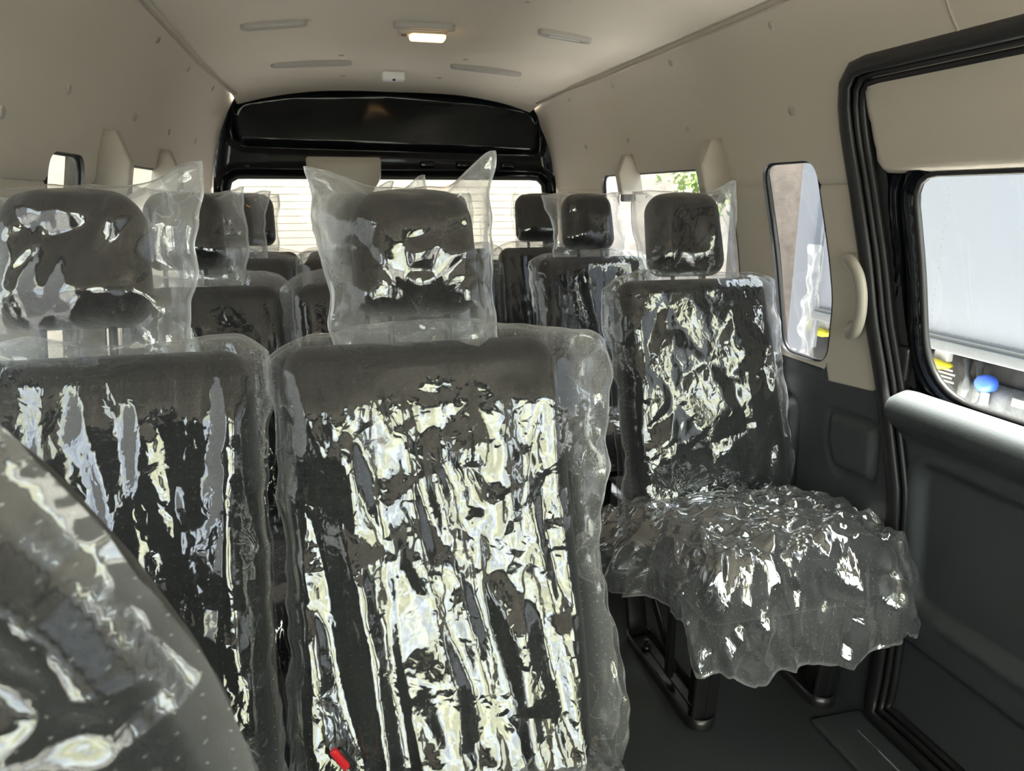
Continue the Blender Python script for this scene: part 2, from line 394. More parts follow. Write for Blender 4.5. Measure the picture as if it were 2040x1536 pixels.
OUT_MID = rpoly([(1.888, 1.285), (1.650, 1.285), (1.567, .95), (1.574, .785), (1.768, .785)], [.045, .06, .25, .05, .06], 6)
OUT_REAR = rpoly([(3.07, 1.283), (2.06, 1.283), (1.96, .785), (3.07, .785)], [.05, .04, .05, .07], 6)
OUT_CAB = rpoly([(-.08, 1.28), (-.55, 1.20), (-.72, .80), (-.02, .80)], [.06, .1, .05, .06], 6)
OUT_FRONT = rpoly([(1.372, 1.245), (.20, 1.245), (.20, .785), (1.285, .785)], [.055, .05, .05, .16], 8)     # window of the sliding door
OPENING = rpoly([(1.522, 1.472), (.08, 1.472), (.08, .02), (1.245, .02), (1.290, .55), (1.37, .775), (1.425, .92), (1.525, 1.31)],
                [.085, .09, .02, .02, .25, .2, .3, .4], 8)
for k in ('OUT_MID', 'OUT_REAR', 'OUT_CAB', 'OUT_FRONT', 'OPENING'): globals()[k] = resample(globals()[k], 120)

# ------------------------------------------------------------------ setting: floor, ceiling, walls
fl = rpoly([(-.87, YF), (.87, YF), (.87, 1.3), (.86, YB), (-.86, YB)], 0)
floor = struct(panel('floor', fl, [], lambda P: np.c_[P[:, 0], P[:, 1], 0*P[:, 0]], 0.1, M['floor']), 'dark vinyl van floor')
ny, nx = 120, 41
ys = np.linspace(YF, YB, ny); us = np.linspace(-1, 1, nx)
cv = np.array([(u*.70*tp(y), y, zc(u*.70*tp(y)/tp(y), y)) for y in ys for u in us])
ceiling = struct(mesh_obj('ceiling', cv, grid_faces(nx, ny, flip=True), M['headliner']), 'beige fabric roof lining')
# outer roof skin keeps daylight out
rv = np.array([(u*.90, y, 1.80-.22*abs(u)**5) for y in ys[::6] for u in us[::4]])
struct(mesh_obj('roof', rv, grid_faces(len(us[::4]), len(ys[::6])), M['roof_skin']), 'van roof skin')

def wall_side(sg):
    nm = 'right' if sg > 0 else 'left'
    holes = [OUT_MID, OUT_REAR, OUT_CAB] + ([OPENING] if sg > 0 else [OUT_FRONT])
    up = [(YF, 1.2285), (YB, 1.2285), (YB, 1.635), (YF, 1.635)]
    def upmap(P):
        v = side(sg)(P)
        d = np.clip((1.2285+.006-P[:, 1])/.006, 0, 1)            # lower edge turned back into the seam
        v[:, 0] += sg*.004*d**2
        return v
    w = struct(panel('wall_'+nm, up, holes, upmap, .012, M['beige']), 'beige upper side wall lining')
    if sg > 0:
        low = [(YF, 0), (YB, 0), (YB, .79), (1.572, .79), (1.557, .749), (1.484, .755), (1.40, .762), (1.36, .79), (YF, .79)]
    else:
        low = [(YF, 0), (YB, 0), (YB, .79), (YF, .79)]
    mid = [(YF, low[-1][1])] + [(p[0], p[1]-.016) for p in low[2:-1]][::-1] + [(YB, 1.245), (YF, 1.245)]
    def midmap(P):
        v = side(sg)(P); v[:, 0] += sg*(.003+.005*sst(1.221, 1.226, P[:, 1])); return v
    o = panel('pillar_trim', mid, holes, midmap, .012, M['beige'], w)
    return w, low, holes
wr, lowr, holesr = wall_side(1)
wl, lowl, holesl = wall_side(-1)
# storage lids pressed into the dark lower lining on the right
LID = resample(rpoly([(1.535, .672), (1.515, .676), (1.372, .684), (1.358, .548), (1.50, .538), (1.53, .60)], [.02, .02, .03, .03, .03, .03], 6), 80)
LID_B = resample(rpoly([(2.25, .67), (1.665, .67), (1.65, .36), (2.25, .36)], .05, 6), 80)
def lowmap_r(P):
    v = side(1, 0.0)(P)
    for L_ in (LID, LID_B):
        d = sdf(P, L_)
        v[:, 0] += .012*np.exp(-(d/.008)**2) - .009*sst(.002, -.014, d)
    v[:, 0] += .034*(1-np.sqrt(np.clip(1-np.clip((P[:, 1]-.735)/.055, 0, 1)**2, 0, 1)))*sst(1.57, 1.60, P[:, 0])
    return v
tr1 = struct(panel('trim_1', lowr, holesr, lowmap_r, .009, M['dark']), 'dark lower lining of the right side wall')
tr2 = struct(panel('trim_2', lowl, holesl, side(-1), .02, M['dark']), 'dark lower lining of the left side wall')
for sg, nm in ((1, 'right'), (-1, 'left')):
    sk = panel('wall_%s_outer' % nm, [(YF, -.30), (YB+.06, -.30), (YB+.06, 1.60), (YF, 1.60)], [o.mean(0)+(o-o.mean(0))*1.14+np.array([.03, 0]) for o in (OUT_MID, OUT_REAR, OUT_CAB, OUT_FRONT)], side(sg, .055), .02, M['roof_skin'])
    struct(sk, 'painted outer skin of the van side')
# headliner joint along both sides
for i, sg in ((3, 1), (4, -1)):
    yy = np.linspace(YF, 3.16, 70)
    p = np.c_[sg*(xw(1.622, yy)), yy, np.full(70, 1.622)]
    ye = np.linspace(3.16, 3.62, 12)[1:]; t_ = (ye-3.16)/.46
    p = np.vstack([p, np.c_[sg*(xw(1.622, ye)-.02*t_), ye, 1.622-.012*np.sin(t_*math.pi)]])
    struct(mesh_obj('trim_%d' % i, *tube(p, .0075, 8, ry=.004), M['dim_beige']), 'roof lining joint')
# windscreen wall behind the viewer and dash
WS = resample(rpoly([(-.76, .70), (.76, .70), (.66, 1.50), (-.66, 1.50)], .08, 6), 80)
wf = struct(panel('wall_front', [(-.88, 0), (.88, 0), (.84, 1.25), (.72, 1.70), (-.72, 1.70), (-.84, 1.25)], [WS],
                  lambda P: np.c_[P[:, 0], YF+.0*P[:, 0], P[:, 1]], .03, M['dark']), 'windscreen surround and dash')
wp = struct(panel('window_1', WS, [], lambda P: np.c_[P[:, 0], YF+0*P[:, 0], P[:, 1]], .08, M['glass_clear']), 'windscreen')

def window(name, outline, sg, o0=0.0, o1=.014, shrink=.0, seal_r=.006, mat_rev=None, glass='glass', rev=True, mapf=None):
    """a side window: glass pane (with rubber seal and reveal as children)"""
    mp0 = (mapf or side(sg, o0)); c = outline.mean(0)
    mp1 = side(sg, o1); inner = c+(outline-c)*(1-shrink)
    g = struct(panel(name, inner, [], side(sg, o1+.002), .05, M[glass]))
    if rev:
        loops = []
        for k in range(6):
            t = k/5; P = outline*(1-t)+inner*t
            v = side(sg, o0+(o1-o0)*math.sin(t*math.pi/2))(P); loops.append(v)
        mesh_obj('reveal', *loft(loops), mat_rev, g)
    mesh_obj('rubber_seal', *tube(mp1(inner), seal_r, 8, closed=True, refup=(1, 0, 0)), M['rubber'], g)
    return g
window('window_2', OUT_MID, 1, mat_rev=M['rubber'])
window('window_3', OUT_REAR, 1, mat_rev=M['rubber'])
window('window_4', OUT_CAB, 1, mat_rev=M['beige'], glass='glass_clear')
window('window_5', OUT_MID, -1, mat_rev=M['rubber'])
window('window_6', OUT_REAR, -1, mat_rev=M['rubber'])
window('window_7', OUT_FRONT, -1, mat_rev=M['rubber'])
window('window_8', OUT_CAB, -1, mat_rev=M['beige'], glass='glass_clear')

# ------------------------------------------------------------------ sliding door on the right
DOOR = resample(rpoly([(1.535, 1.49), (.07, 1.49), (.07, 0.0), (1.27, 0.0), (1.31, .55), (1.385, .775), (1.44, .92), (1.54, 1.31)],
                      [.085, .09, .02, .02, .25, .2, .3, .4], 8), 120)
d2 = struct(empty('door_2', (0, 0, 0)), 'sliding side door')
def frame_map(P):
    v = side(1, .040)(P)
    d = sdf(P, OUT_FRONT); v[:, 0] += -.014*sst(.0, .012, d)*sst(.05, .03, d)     # raised flange round the glass
    v[:, 0] += -.006*np.exp(-((d-.075)/.006)**2)
    return v
panel('painted_frame', DOOR, [OUT_FRONT], frame_map, .008, M['paint'], d2)
UPT = resample(rpoly([(1.497, 1.461), (.15, 1.461), (.15, 1.247), (1.458, 1.247)], [.06, .05, .02, .03], 6), 100)
def upt_map(P):
    v = side(1, .036)(P); d = -sdf(P, UPT); v[:, 0] -= .020*np.sqrt(np.clip(1-(1-np.clip(d/.016, 0, 1))**2, 0, 1)); return v
panel('upper_trim', UPT, [], upt_map, .009, M['beige'], d2)
LOWP = resample(rpoly([(1.352, .755), (1.318, .790), (1.29, .787), (.15, .787), (.15, .03), (1.262, .03), (1.288, .5), (1.30, .64)],
                      [.03, .03, .2, .01, .01, .02, .2, .1], 8), 120)
POCK = resample(rpoly([(1.262, .645), (.3, .645), (.3, .318), (1.222, .318)], [.05, .05, .05, .05], 6), 90)
def low_map(P):
    z = P[:, 1]; v = side(1, .034)(P); d = -sdf(P, LOWP)
    edge = np.sqrt(np.clip(1-(1-np.clip(d/.02, 0, 1))**2, 0, 1))
    rest = .040*sst(.67, .735, z)*np.sqrt(np.clip(1-(np.clip(z-.735, 0, 1)/.055)**2, 0, 1))      # arm rest roll under the window
    v[:, 0] -= .020*edge + rest
    q = sdf(P, POCK); v[:, 0] += .020*sst(.004, -.022, q) - .004*np.exp(-((q-.012)/.009)**2)
    v[:, 0] += .014*sst(.236, .222, z)
    return v
panel('lower_panel', LOWP, [], low_map, .007, M['dark'], d2)
gdoor = panel('window_pane', OUT_FRONT, [], side(1, .046), .05, M['glass_clear'], d2)
mesh_obj('window_seal', *tube(side(1, .040)(OUT_FRONT), .008, 8, closed=True, refup=(1, 0, 0)), M['rubber'], d2)
# latch block on the door frame
mesh_obj('latch', *rbox((.905, 1.355, .835), (.03, .045, .085), .010, 3), M['steel'], d2)
# triple-lipped rubber seal all round the opening
tr5 = MB()
nrm = np.roll(OPENING, -1, 0)-np.roll(OPENING, 1, 0); nrm = np.c_[-nrm[:, 1], nrm[:, 0]]; nrm /= np.linalg.norm(nrm, axis=1)[:, None]
if sdf(OPENING[:1]+nrm[:1]*.01, OPENING)[0] > 0: nrm = -nrm
for off, sh, r, ry in ((-.004, .004, .019, .010), (.012, .022, .008, .008), (.022, .034, .009, .009)):
    tr5.add(*tube(side(1, off)(OPENING+nrm*sh), r, 10, closed=True, ry=ry, refup=(1, 0, 0)))
tr5.add(*loft([side(1, o)(OPENING+nrm*h) for h, o in ((-.012, .006), (.0, .012), (.03, .030), (.06, .042))]))
struct(tr5.build('trim_5', M['rubber']), 'black rubber seal round the sliding door opening')

# ------------------------------------------------------------------ tailgate
def tg(px_pts): return np.array(px_pts, float)
TG = resample(rpoly([(-.82, .25), (.82, .25), (.81, 1.10), (.795, 1.30), (.765, 1.50), (.70, 1.625), (.45, 1.665), (0, 1.690), (-.45, 1.672), (-.68, 1.635), (-.75, 1.50), (-.79, 1.30), (-.81, 1.1)],
                    [.05, .05, .2, .2, .15, .09, .5, .5, .5, .09, .15, .2, .2], 6), 140)
TGW = resample(rpoly([(-.735, 1.283), (.742, 1.283), (.755, .88), (-.75, .88)], .055, 6), 100)
TGI = resample(rpoly([(-.695, 1.64), (-.695, 1.425), (.715, 1.40), (.715, 1.64), (.0, 1.70)], [.05, .05, .03, .06, .4], 6), 100)
d1 = struct(empty('door_1', (0, 0, 0)), 'black painted rear tailgate')
def tg_map(P):
    q = sdf(P, TGI); w = sdf(P, TGW); o = sdf(P, TG)
    y = YB + .016*sst(-.012, .012, q)*0 - .016*sst(.004, -.02, q) + .010*np.exp(-((q-.012)/.010)**2)
    y += -.014*np.exp(-((w-.035)/.012)**2) - .02*sst(.02, .0, w)*0
    y += -.03*sst(-.05, -.005, o)
    y += .003*pn(P[:, 0]*5, P[:, 1]*6, 5)
    return np.c_[P[:, 0], y, P[:, 1]]
panel('inner_panel', TG, [TGW], tg_map, .009, M['paint'], d1)
mesh_obj('window_seal', *tube(np.c_[TGW[:, 0], np.full(len(TGW), YB), TGW[:, 1]], .010, 8, closed=True, refup=(0, 1, 0)), M['rubber'], d1)
gw = struct(panel('window_9', TGW, [], lambda P: np.c_[P[:, 0], YB+.012+0*P[:, 0], P[:, 1]], .08, M['glass']), 'tailgate window')
mb = MB()
for k in range(11):
    z = .91+k*.033
    mb.add(*tube([(-.70, YB+.010, z), (.70, YB+.010, z)], .0011, 4))
mb.build('defroster_lines', mat('defroster_brown', (0.10, 0.075, 0.05), 0.6), gw)
for x in (.165, .34, .56): mesh_obj('plug', *rbox((x, YB-.004, 1.345), (.07, .02, .03), .009), M['paint'], d1)
# closing frame round the tailgate, beige
loops = []
for o, y in ((0.0, YB-.05), (.012, YB-.02), (.03, YB+.01)):
    cc = TG.mean(0); P = cc+(TG-cc)*(1+.02+o); loops.append(np.c_[P[:, 0], np.full(len(P), y), P[:, 1]])
struct(mesh_obj('trim_6', *loft(loops), M['beige']), 'tailgate opening edge')
# beige lamp cover hanging over the tailgate window
lc = np.array([-.030, 0])+rpoly([(-.362, 1.372), (-.026, 1.372), (-.028, 1.28), (-.075, 1.20), (-.315, 1.20), (-.358, 1.28)], [.012, .012, .05, .04, .04, .05], 5)
lc = resample(lc, 60); cc = lc.mean(0)
lo = [np.c_[(cc+(lc-cc)*s)[:, 0], np.full(60, y), (cc+(lc-cc)*s)[:, 1]] for s, y in ((1, YB-.006), (1, YB-.05), (.985, YB-.06), (.95, YB-.066), (.5, YB-.069))]
v, f = loft(lo, caps=True)
tag(mesh_obj('lamp_cover', v, f, M['beige_plastic']), 'beige plastic lamp cover at the top of the rear window', 'lamp cover')

# ------------------------------------------------------------------ ceiling fittings
def ceil_frame(x, y):
    e = .02; z = zc(x, y)
    return z, math.atan2(zc(x+e, y)-zc(x-e, y), 2*e), math.atan2(zc(x, y+e)-zc(x, y-e), 2*e)
def stadium(L, W, n=10):
    a = np.linspace(-math.pi/2, math.pi/2, n); r = W/2
    return np.vstack([np.c_[L/2-r+r*np.cos(a), r*np.sin(a)], np.c_[-(L/2-r)-r*np.cos(a), -r*np.sin(a)]])
def make_vent(x, y, L, label, lit):
    z, ax, ay = ceil_frame(x, y)
    e = empty('ceiling_vent', (x, y, z)); e.rotation_euler = (ay, -ax, 0)
    tag(e, label, 'air vent', 'ceiling air vents')
    S = stadium(L, .040); lo = []
    for s, h in ((1.0, .002), (1.0, -.010), (.97, -.015), (.90, -.0165)):
        lo.append(np.c_[S[:, 0]-(1-s)*np.sign(S[:, 0])*.03, S[:, 1]*s, np.full(len(S), h)])
    S2 = stadium(L*.62, .016); S2[:, 1] -= .002
    lo.append(np.c_[S2[:, 0], S2[:, 1], np.full(len(S2), -.0165)]); lo.append(np.c_[S2[:, 0], S2[:, 1], np.full(len(S2), -.006)])
    v, f = loft(lo); mesh_obj('bezel', v, f, M['vent_grey'], e)
    v, f = loft([np.c_[S2[:, 0]*s, S2[:, 1]*s, np.full(len(S2), -.0070)] for s in (1, .02)], caps=True); mesh_obj('slot', v, f, M['slot'], e)
    mb = MB()
    for k in (-1, 0, 1): mb.add(*rbox((0, -.002+k*.004, -.012), (L*.58, .0016, .008), .0005, 1))
    mb.build('louvre', M['white_plastic'] if lit else M['beige_plastic'], e)  # lit vent gets whiter louvres, standing in for light on its slot
    return e
make_vent(-.440, 2.435, .190, 'slim beige air vent on the ceiling left of the lit dome lamp', False)
make_vent(-.002, 2.435, .190, 'slim beige air vent on the ceiling directly above the lit dome lamp', False)
make_vent(.430, 2.385, .175, 'slim beige air vent on the ceiling right of the dome lamp, with a bright slot', True)
make_vent(-.340, 3.120, .300, 'longer beige air vent near the tailgate, left of the white sensor', False)
make_vent(.335, 3.100, .290, 'longer beige air vent near the tailgate, right of the white sensor', False)

z, ax, ay = ceil_frame(.004, 2.515)
lamp = tag(empty('dome_lamp', (.002, 2.515, z)), 'lit dome lamp glowing warm yellow on the ceiling', 'lamp'); lamp.rotation_euler = (ay, -ax, 0)
mesh_obj('housing', *rbox((0, 0, -.008), (.150, .058, .022), .010, 4), M['beige_plastic'], lamp)
mesh_obj('lens', *rbox((.016, 0, -.020), (.112, .050, .026), .010, 4), M['lens'], lamp)
mesh_obj('switch', *rbox((-.058, -.008, -.020), (.018, .012, .008), .003, 3), M['slot'], lamp)
z, ax, ay = ceil_frame(-.015, 3.30)
se = tag(empty('ceiling_sensor', (-.015, 3.30, z)), 'small white box with a dark spot on the ceiling above the tailgate', 'sensor'); se.rotation_euler = (ay, -ax, 0)
mesh_obj('body', *rbox((0, 0, -.014), (.090, .045, .034), .006, 3), M['white_plastic'], se)
mesh_obj('dark_eye', *rbox((0, -.019, -.031), (.012, .010, .008), .003, 3), M['rubber'], se)

# clips
def disc(r, h, n=16):
    a = np.arange(n)/n*2*math.pi; u = np.c_[np.cos(a), np.sin(a)]
    return loft([np.c_[u*r*s, np.full(n, zz)] for s, zz in ((1.0, -.002), (1.0, h*.5), (.85, h), (.25, h*.8))], caps=True)
def clip(loc, normal, label):
    o = mesh_obj('trim_clip', *disc(.0105, .003), M['dim_beige']); o.location = loc
    o.rotation_euler = Vector(normal).to_track_quat('Z', 'Y').to_euler()
    tag(o, label, 'trim clip', 'round trim clips in the lining')
ordw = ['nearest the camera', 'second from the camera', 'third from the camera', 'nearest the tailgate']
for sg, nm in ((1, 'right'), (-1, 'left')):
    for row, z, yy in (('high on', 1.592, (1.705, 2.24, 2.713, 3.16)), ('midway up', 1.403, (1.715, 2.27, 2.75, 3.17))):
        for k, y in enumerate(yy):
            x = float(xw(z, y)); dz = float(xw(z+.01, y)-xw(z-.01, y))/.02
            clip((sg*x, y, z), (-sg, 0, dz), 'round beige trim clip %s the %s wall, %s in its row' % (row, nm, ordw[k]))
x = float(xw(1.33, 1.41)); clip((-x, 1.41, 1.33), (1, 0, -.2), 'round beige trim clip alone on the left wall ahead of the window')
for x, y, lb in ((.226, 2.088, 'round clip on the ceiling closest to the camera, above the dome lamp'), (-.232, 3.006, 'round clip on the ceiling above the long left vent'), (.229, 2.979, 'round clip on the ceiling above the long right vent'),
                 (-.556, 3.340, 'ceiling clip at the far left above the tailgate'), (-.217, 3.366, 'ceiling clip just left of the white sensor'),
                 (.184, 3.349, 'ceiling clip just right of the white sensor'), (.521, 3.328, 'ceiling clip at the far right above the tailgate')):
    clip((x, y, float(zc(x, y))), (0, 0, -1), lb)

# ------------------------------------------------------------------ belt brackets and grab handle
def bracket(sg, yc, w, ztop, zbot, lean, depth, label):
    """beige belt-guide housing standing off the side wall"""
    e = tag(empty('belt_guide', (sg*float(xw((ztop+zbot)/2, yc)), yc, (ztop+zbot)/2)), label, 'belt bracket', 'belt guide housings')
    x0 = sg*float(xw((ztop+zbot)/2, yc)); zm = (ztop+zbot)/2; lo = []
    for k in range(9):
        t = k/8; z = ztop+(zbot-ztop)*t; wall = float(xw(z, yc)); yo = lean*t
        dep = depth*min(1, .35+1.3*t) if t < .5 else depth
        hw = w/2*(1-.12*t)
        cs = rpoly([(-hw, .01), (hw, .01), (hw*.85, -dep), (-hw*.85, -dep)], [0, 0, .008, .008], 3)
        lo.append(np.c_[sg*(wall+cs[:, 1])-x0, cs[:, 0]+yo, np.full(len(cs), z-zm)])
    v, f = loft(lo, caps=True); mesh_obj('housing', v, f, M['beige_plastic'], e)
    z = zbot; v, f = rbox((sg*(float(xw(z, yc))-depth*.55)-x0, lean, z-zm-.012), (depth*.7, w*.6, .03), .006, 3); mesh_obj('belt_slot', v, f, M['slot'], e)
bracket(1, 2.760, .055, 1.352, 1.205, -.035, .075, 'narrow beige belt housing on the right wall, farther from the camera')
bracket(1, 2.100, .058, 1.362, 1.205, -.040, .085, 'wide beige belt housing on the right wall beside the nearest single seat headrest')
bracket(-1, 2.020, .060, 1.350, 1.200, -.045, .070, 'taller beige belt housing on the left wall, nearer the camera')
bracket(-1, 2.680, .060, 1.342, 1.200, -.060, .070, 'shorter beige belt housing on the left wall, nearer the tailgate')

gh = tag(empty('grab_handle', (.84, 1.47, .975)), 'curved beige grab handle on the pillar beside the sliding door', 'grab handle')
hp = np.array([(.862, 1.500, 1.050), (.838, 1.494, 1.056), (.822, 1.470, 1.058), (.815, 1.435, 1.045), (.812, 1.408, 1.012), (.812, 1.397, .970), (.812, 1.398, .930), (.816, 1.414, .897), (.824, 1.445, .889), (.842, 1.466, .893), (.862, 1.472, .900)])
tt = np.linspace(0, len(hp)-1, 60)
hpath = np.c_[[np.convolve(np.pad(np.interp(tt, np.arange(len(hp)), hp[:, i]), 4, mode='edge'), np.ones(9)/9, 'valid') for i in range(3)]].T-np.array([.84, 1.47, .975])
rad = .0165-.003*np.sin(np.linspace(0, math.pi, 60))
mesh_obj('grip', *tube(hpath, rad, 14, ry=rad*.85, refup=(1, 0, 0)), M['beige_handle'], gh)
for p in (hpath[2], hpath[-3]): mesh_obj('end_cap', *rbox(tuple(p+np.array([.006, 0, 0])), (.018, .042, .036), .008, 3), M['beige_handle'], gh)

# ------------------------------------------------------------------ seats
def rr_sdf(x, z, hw, z0, z1, r):
    cz = (z0+z1)/2; qx = np.abs(x)-(hw-r); qz = np.abs(z-cz)-((z1-z0)/2-r)
    return np.hypot(np.maximum(qx, 0), np.maximum(qz, 0))+np.minimum(np.maximum(qx, qz), 0)-r
def hang(seed, fx=11.0, tight=1.0):
    def F(x, z):
        w = pn(x*3, z*1.6, seed)*.06
        a = ridge((x+w)*fx, z*.9+seed, seed+1)
        b = ridge((x+w*.8+.10*z)*fx*1.9, z*1.8, seed+2)
        c = 2.2*facet((x+w+.25*z)*15, (z-.2*x)*5, seed+3)
        e = ridge(x*6+z*4, z*5-x*3, seed+5)
        g = 2*facet((x+w)*40, z*17+x*6, seed+4)*sst(-.1, .25, pn(x*5, z*5, seed+12))
        env = .45+.55*sst(-.2, .3, pn(x*4, z*2.2, seed+9))
        top = sst(.60, .50, z)*.85+.15
        return (.66*a*env+.34*b*env+.15*c+.18*e+.055*g)*tight*top
    return F
def crumple(seed, k=1.0):
    def F(x, z):
        w = pn(x*6, z*6, seed+8)*.05
        a = facet((x+w)*11*k+z*4*k, (z-w)*8*k-x*4*k, seed+1); b = facet((x+w)*24*k-z*9*k, z*15*k+x*6*k, seed+2)
        e = ridge(x*5*k-z*2*k, z*5*k+x*3*k, seed+6, 1.5); n = pn(x*4*k, z*4*k, seed+7)
        return .80*a+.30*b+.35*e+.35*np.clip(n+.3, 0, 1)
    return F
def bag(name, matl, parent, seat, xl, xr, zb, zt, step, F, amp, gap=.004, D=.05, wave=.012, seed=1, backamp=.5, flare=0.0):
    """two welded polythene sheets pulled over a rounded slab; local frame x across, z up, -y front"""
    hw, z0, z1, r, T = seat
    H = float(np.max(zt(np.linspace(-1, 1, 9)))-zb); W = float(xr(.5)-xl(.5))
    nu, nv = max(12, int(W/step)), max(12, int(H/step))
    u = np.sin(np.linspace(-1, 1, nu)*math.pi/2*.94)/math.sin(math.pi/2*.94); v = np.linspace(0, 1, nv)
    U, V = np.meshgrid(u, v)
    X = xl(V)+(xr(V)-xl(V))*(U+1)/2; Z = zb+V*(zt(U)-zb)
    X = X+np.abs(U)**4*np.sign(U)*(.014*pn(Z*9, seed+.3*np.sign(U), 33)+.007*pn(Z*27, seed+.7, 34))
    Z = Z+V**6*(.012*pn(X*9+seed, seed+.5, 35)+.006*pn(X*27, seed+.2, 36))
    d = rr_sdf(X, Z, hw, z0, z1, r)
    s = np.clip((d+r)/(D+r), 0, 1); t = T*(1-s*s*(3-2*s))
    seam = np.minimum((1-np.abs(U))*W/2, (1-V)*H); f = sst(0, .03, seam)
    wv = wave*2*pn(X*7, Z*7, seed+40)*sst(.35, 1.0, s)+wave*1.2*pn(X*22, Z*18, seed+41)*sst(.5, 1, s)
    on = sst(0, .008, seam)
    yf = wv-flare*np.clip((.34-Z)/.36, 0, 1)**1.4*(.6+.4*on)-(t+(gap+amp*F(X, Z)*(.25+.75*f))*on)
    yb = wv+(t+(gap+amp*backamp*F(X+3.1, Z+1.7)*(.25+.75*f))*on)
    A = np.c_[X.ravel(), yf.ravel(), Z.ravel()]; B = np.c_[X.ravel(), yb.ravel(), Z.ravel()]
    uv = np.c_[X.ravel(), Z.ravel()]
    fc = grid_faces(nu, nv)+grid_faces(nu, nv, flip=True, base=len(A))
    lo = (sst(.30, .75, s)+1.3*(1-sst(.002, .007, np.minimum(seam, V*H)))+.5*(1-sst(.010, .012, np.abs(seam-.016)))*0).ravel()
    return mesh_obj(name, np.vstack([A, B]), fc, matl, parent, uv=np.vstack([uv, uv]), loose=np.r_[lo, lo])
def cst(v): return lambda t: v+0*np.asarray(t, float)
def drape(name, matl, parent, hw, y0, y1, zt, r, L, step, seed, amp=.012, flare=.15, puff=None, Lback=.0, Lfun=None):
    """loose polythene over a seat cushion, hem hanging below; local frame, -y is the front"""
    S = np.arange(-(hw+L), hw+L+step, step); T_ = np.arange(y0-L, y1+Lback+step, step)
    s, t = np.meshgrid(S, T_)
    qx = np.clip(s, -(hw-r), hw-r); qy = np.clip(t, y0+r, y1)
    ox, oy = s-qx, t-qy; e = np.hypot(ox, oy)+1e-9; dx, dy = ox/e, oy/e
    ang = np.arctan2(dy, dx); per = qx*1.0+ang*.12+qy
    Lm = (L+r)*(.80+.20*np.clip(.5+pn(per*5, per*0+seed, seed+11)*1.3+.3*pn(per*15, per*0, seed+12), 0, 1))
    if Lfun is not None: Lm = Lm*Lfun(qx, qy, dx, dy)
    e = np.minimum(e, (L+r)*1.0)/(L+r)*Lm
    th = np.clip(e/r, 0, math.pi/2); drop = np.where(e < r*math.pi/2, r*(1-np.cos(th)), r+e-r*math.pi/2); hor = r*np.sin(th)
    per = per+.16*pn(per*2.3, seed+.5, seed+20)
    fold = ridge(per*6.5+e*2, e*2+seed, seed+1)*.9+ridge(per*13-e*5, e*5, seed+2)*.5+facet(per*16, e*10, seed+3)*.55
    side_ = sst(r*.6, r*2.2, e)
    hor = hor+side_*(flare*(drop-r*.5).clip(0)+amp*2.2*fold*(.35+.65*np.clip(.5+1.2*pn(per*3.1, seed+.9, seed+21), 0, 1)))
    top = 1-side_
    slope = -.07*sst(y0+.18, y1, t)*top
    crown = slope+.018*np.clip(1-(s/hw)**2, 0, 1)*top
    wr_ = (ridge(s*5+t*3, t*11-s*4, seed+4)*.9+ridge(s*12-t*7, t*16+s*3, seed+5)*.55+1.3*facet(s*11+t*4, t*15-s*4, seed+6)+.5*facet(s*26, t*34, seed+7))*amp*.9
    X = qx+dx*hor; Y = qy+dy*hor; Z = zt-drop+crown+wr_*top+.004+side_*amp*.4*pn(s*25, t*25, seed+8)
    if puff is not None:
        (px_, py_, pr, ph, pz) = puff
        k = np.exp(-((Y-py_)**2+(X-px_)**2*.7)/pr**2)*(drop > -1)
        X += np.sign(px_)*ph*k*(.4+.6*side_)*(1+.7*fold); Z += pz*k*side_*(1+.5*fold)
        Z += 0
    return mesh_obj(name, np.c_[X.ravel(), Y.ravel(), Z.ravel()], grid_faces(len(S), len(T_)), matl, parent, uv=np.c_[s.ravel(), t.ravel()], loose=(.35+.65*side_*sst(.02, .12, drop)+1.6*sst(.955, .985, np.hypot(ox, oy)/(L+r))).ravel())

def backrest_geo(hw, h, T):
    def fn(p):
        x, y, z = p[:, 0].copy(), p[:, 1].copy(), p[:, 2].copy()
        zn = z/h+.5
        f = y < 0
        bol = sst(.55, .85, np.abs(x)/hw)*sst(1.0, .8, zn)
        y2 = y + np.where(f, -.014*bol+.010*sst(.5, .2, np.abs(x)/hw)*sst(.1, .3, zn)*sst(.95, .75, zn), 0)
        y2 += np.where(f, -.012*np.exp(-((zn-.25)/.2)**2), 0)
        x2 = x*(1-.05*zn**2)
        g = (.004*np.exp(-((np.abs(x)/hw-.60)/.03)**2)+.004*np.exp(-((zn-.80)/.012)**2)*(np.abs(x)/hw < .6))*f
        return np.c_[x2, y2+g, z]
    return rbox((0, 0, h/2-.04), (2*hw, 2*T, h+.08), .045, 5, fn)
def headrest_geo(hw, z0, z1, T):
    h = z1-z0
    def fn(p):
        x, y, z = p.T; zn = z/h+.5
        k = 1-.10*zn-.06*(1-zn)**2
        return np.c_[x*k, y*(1-.25*(zn-.5))+.01*(x/hw)**2, z+.010*np.cos(x/hw*1.5)*(zn > .5)]
    return rbox((0, 0, (z0+z1)/2), (2*hw, 2*T, h), min(.055, T*.98), 6, fn)
def cushion_geo(hw, y0, y1, z0, z1):
    def fn(p):
        x, y, z = p.T; zn = (z-p[:, 2].min())/(z1-z0)
        return np.c_[x, y, z+.018*(1-(x/hw)**2)*zn-.075*sst(-.06, (y1-y0)/2, y)*zn]
    return rbox((0, (y0+y1)/2, (z0+z1)/2), (2*hw, y1-y0, z1-z0), .045, 5, fn)

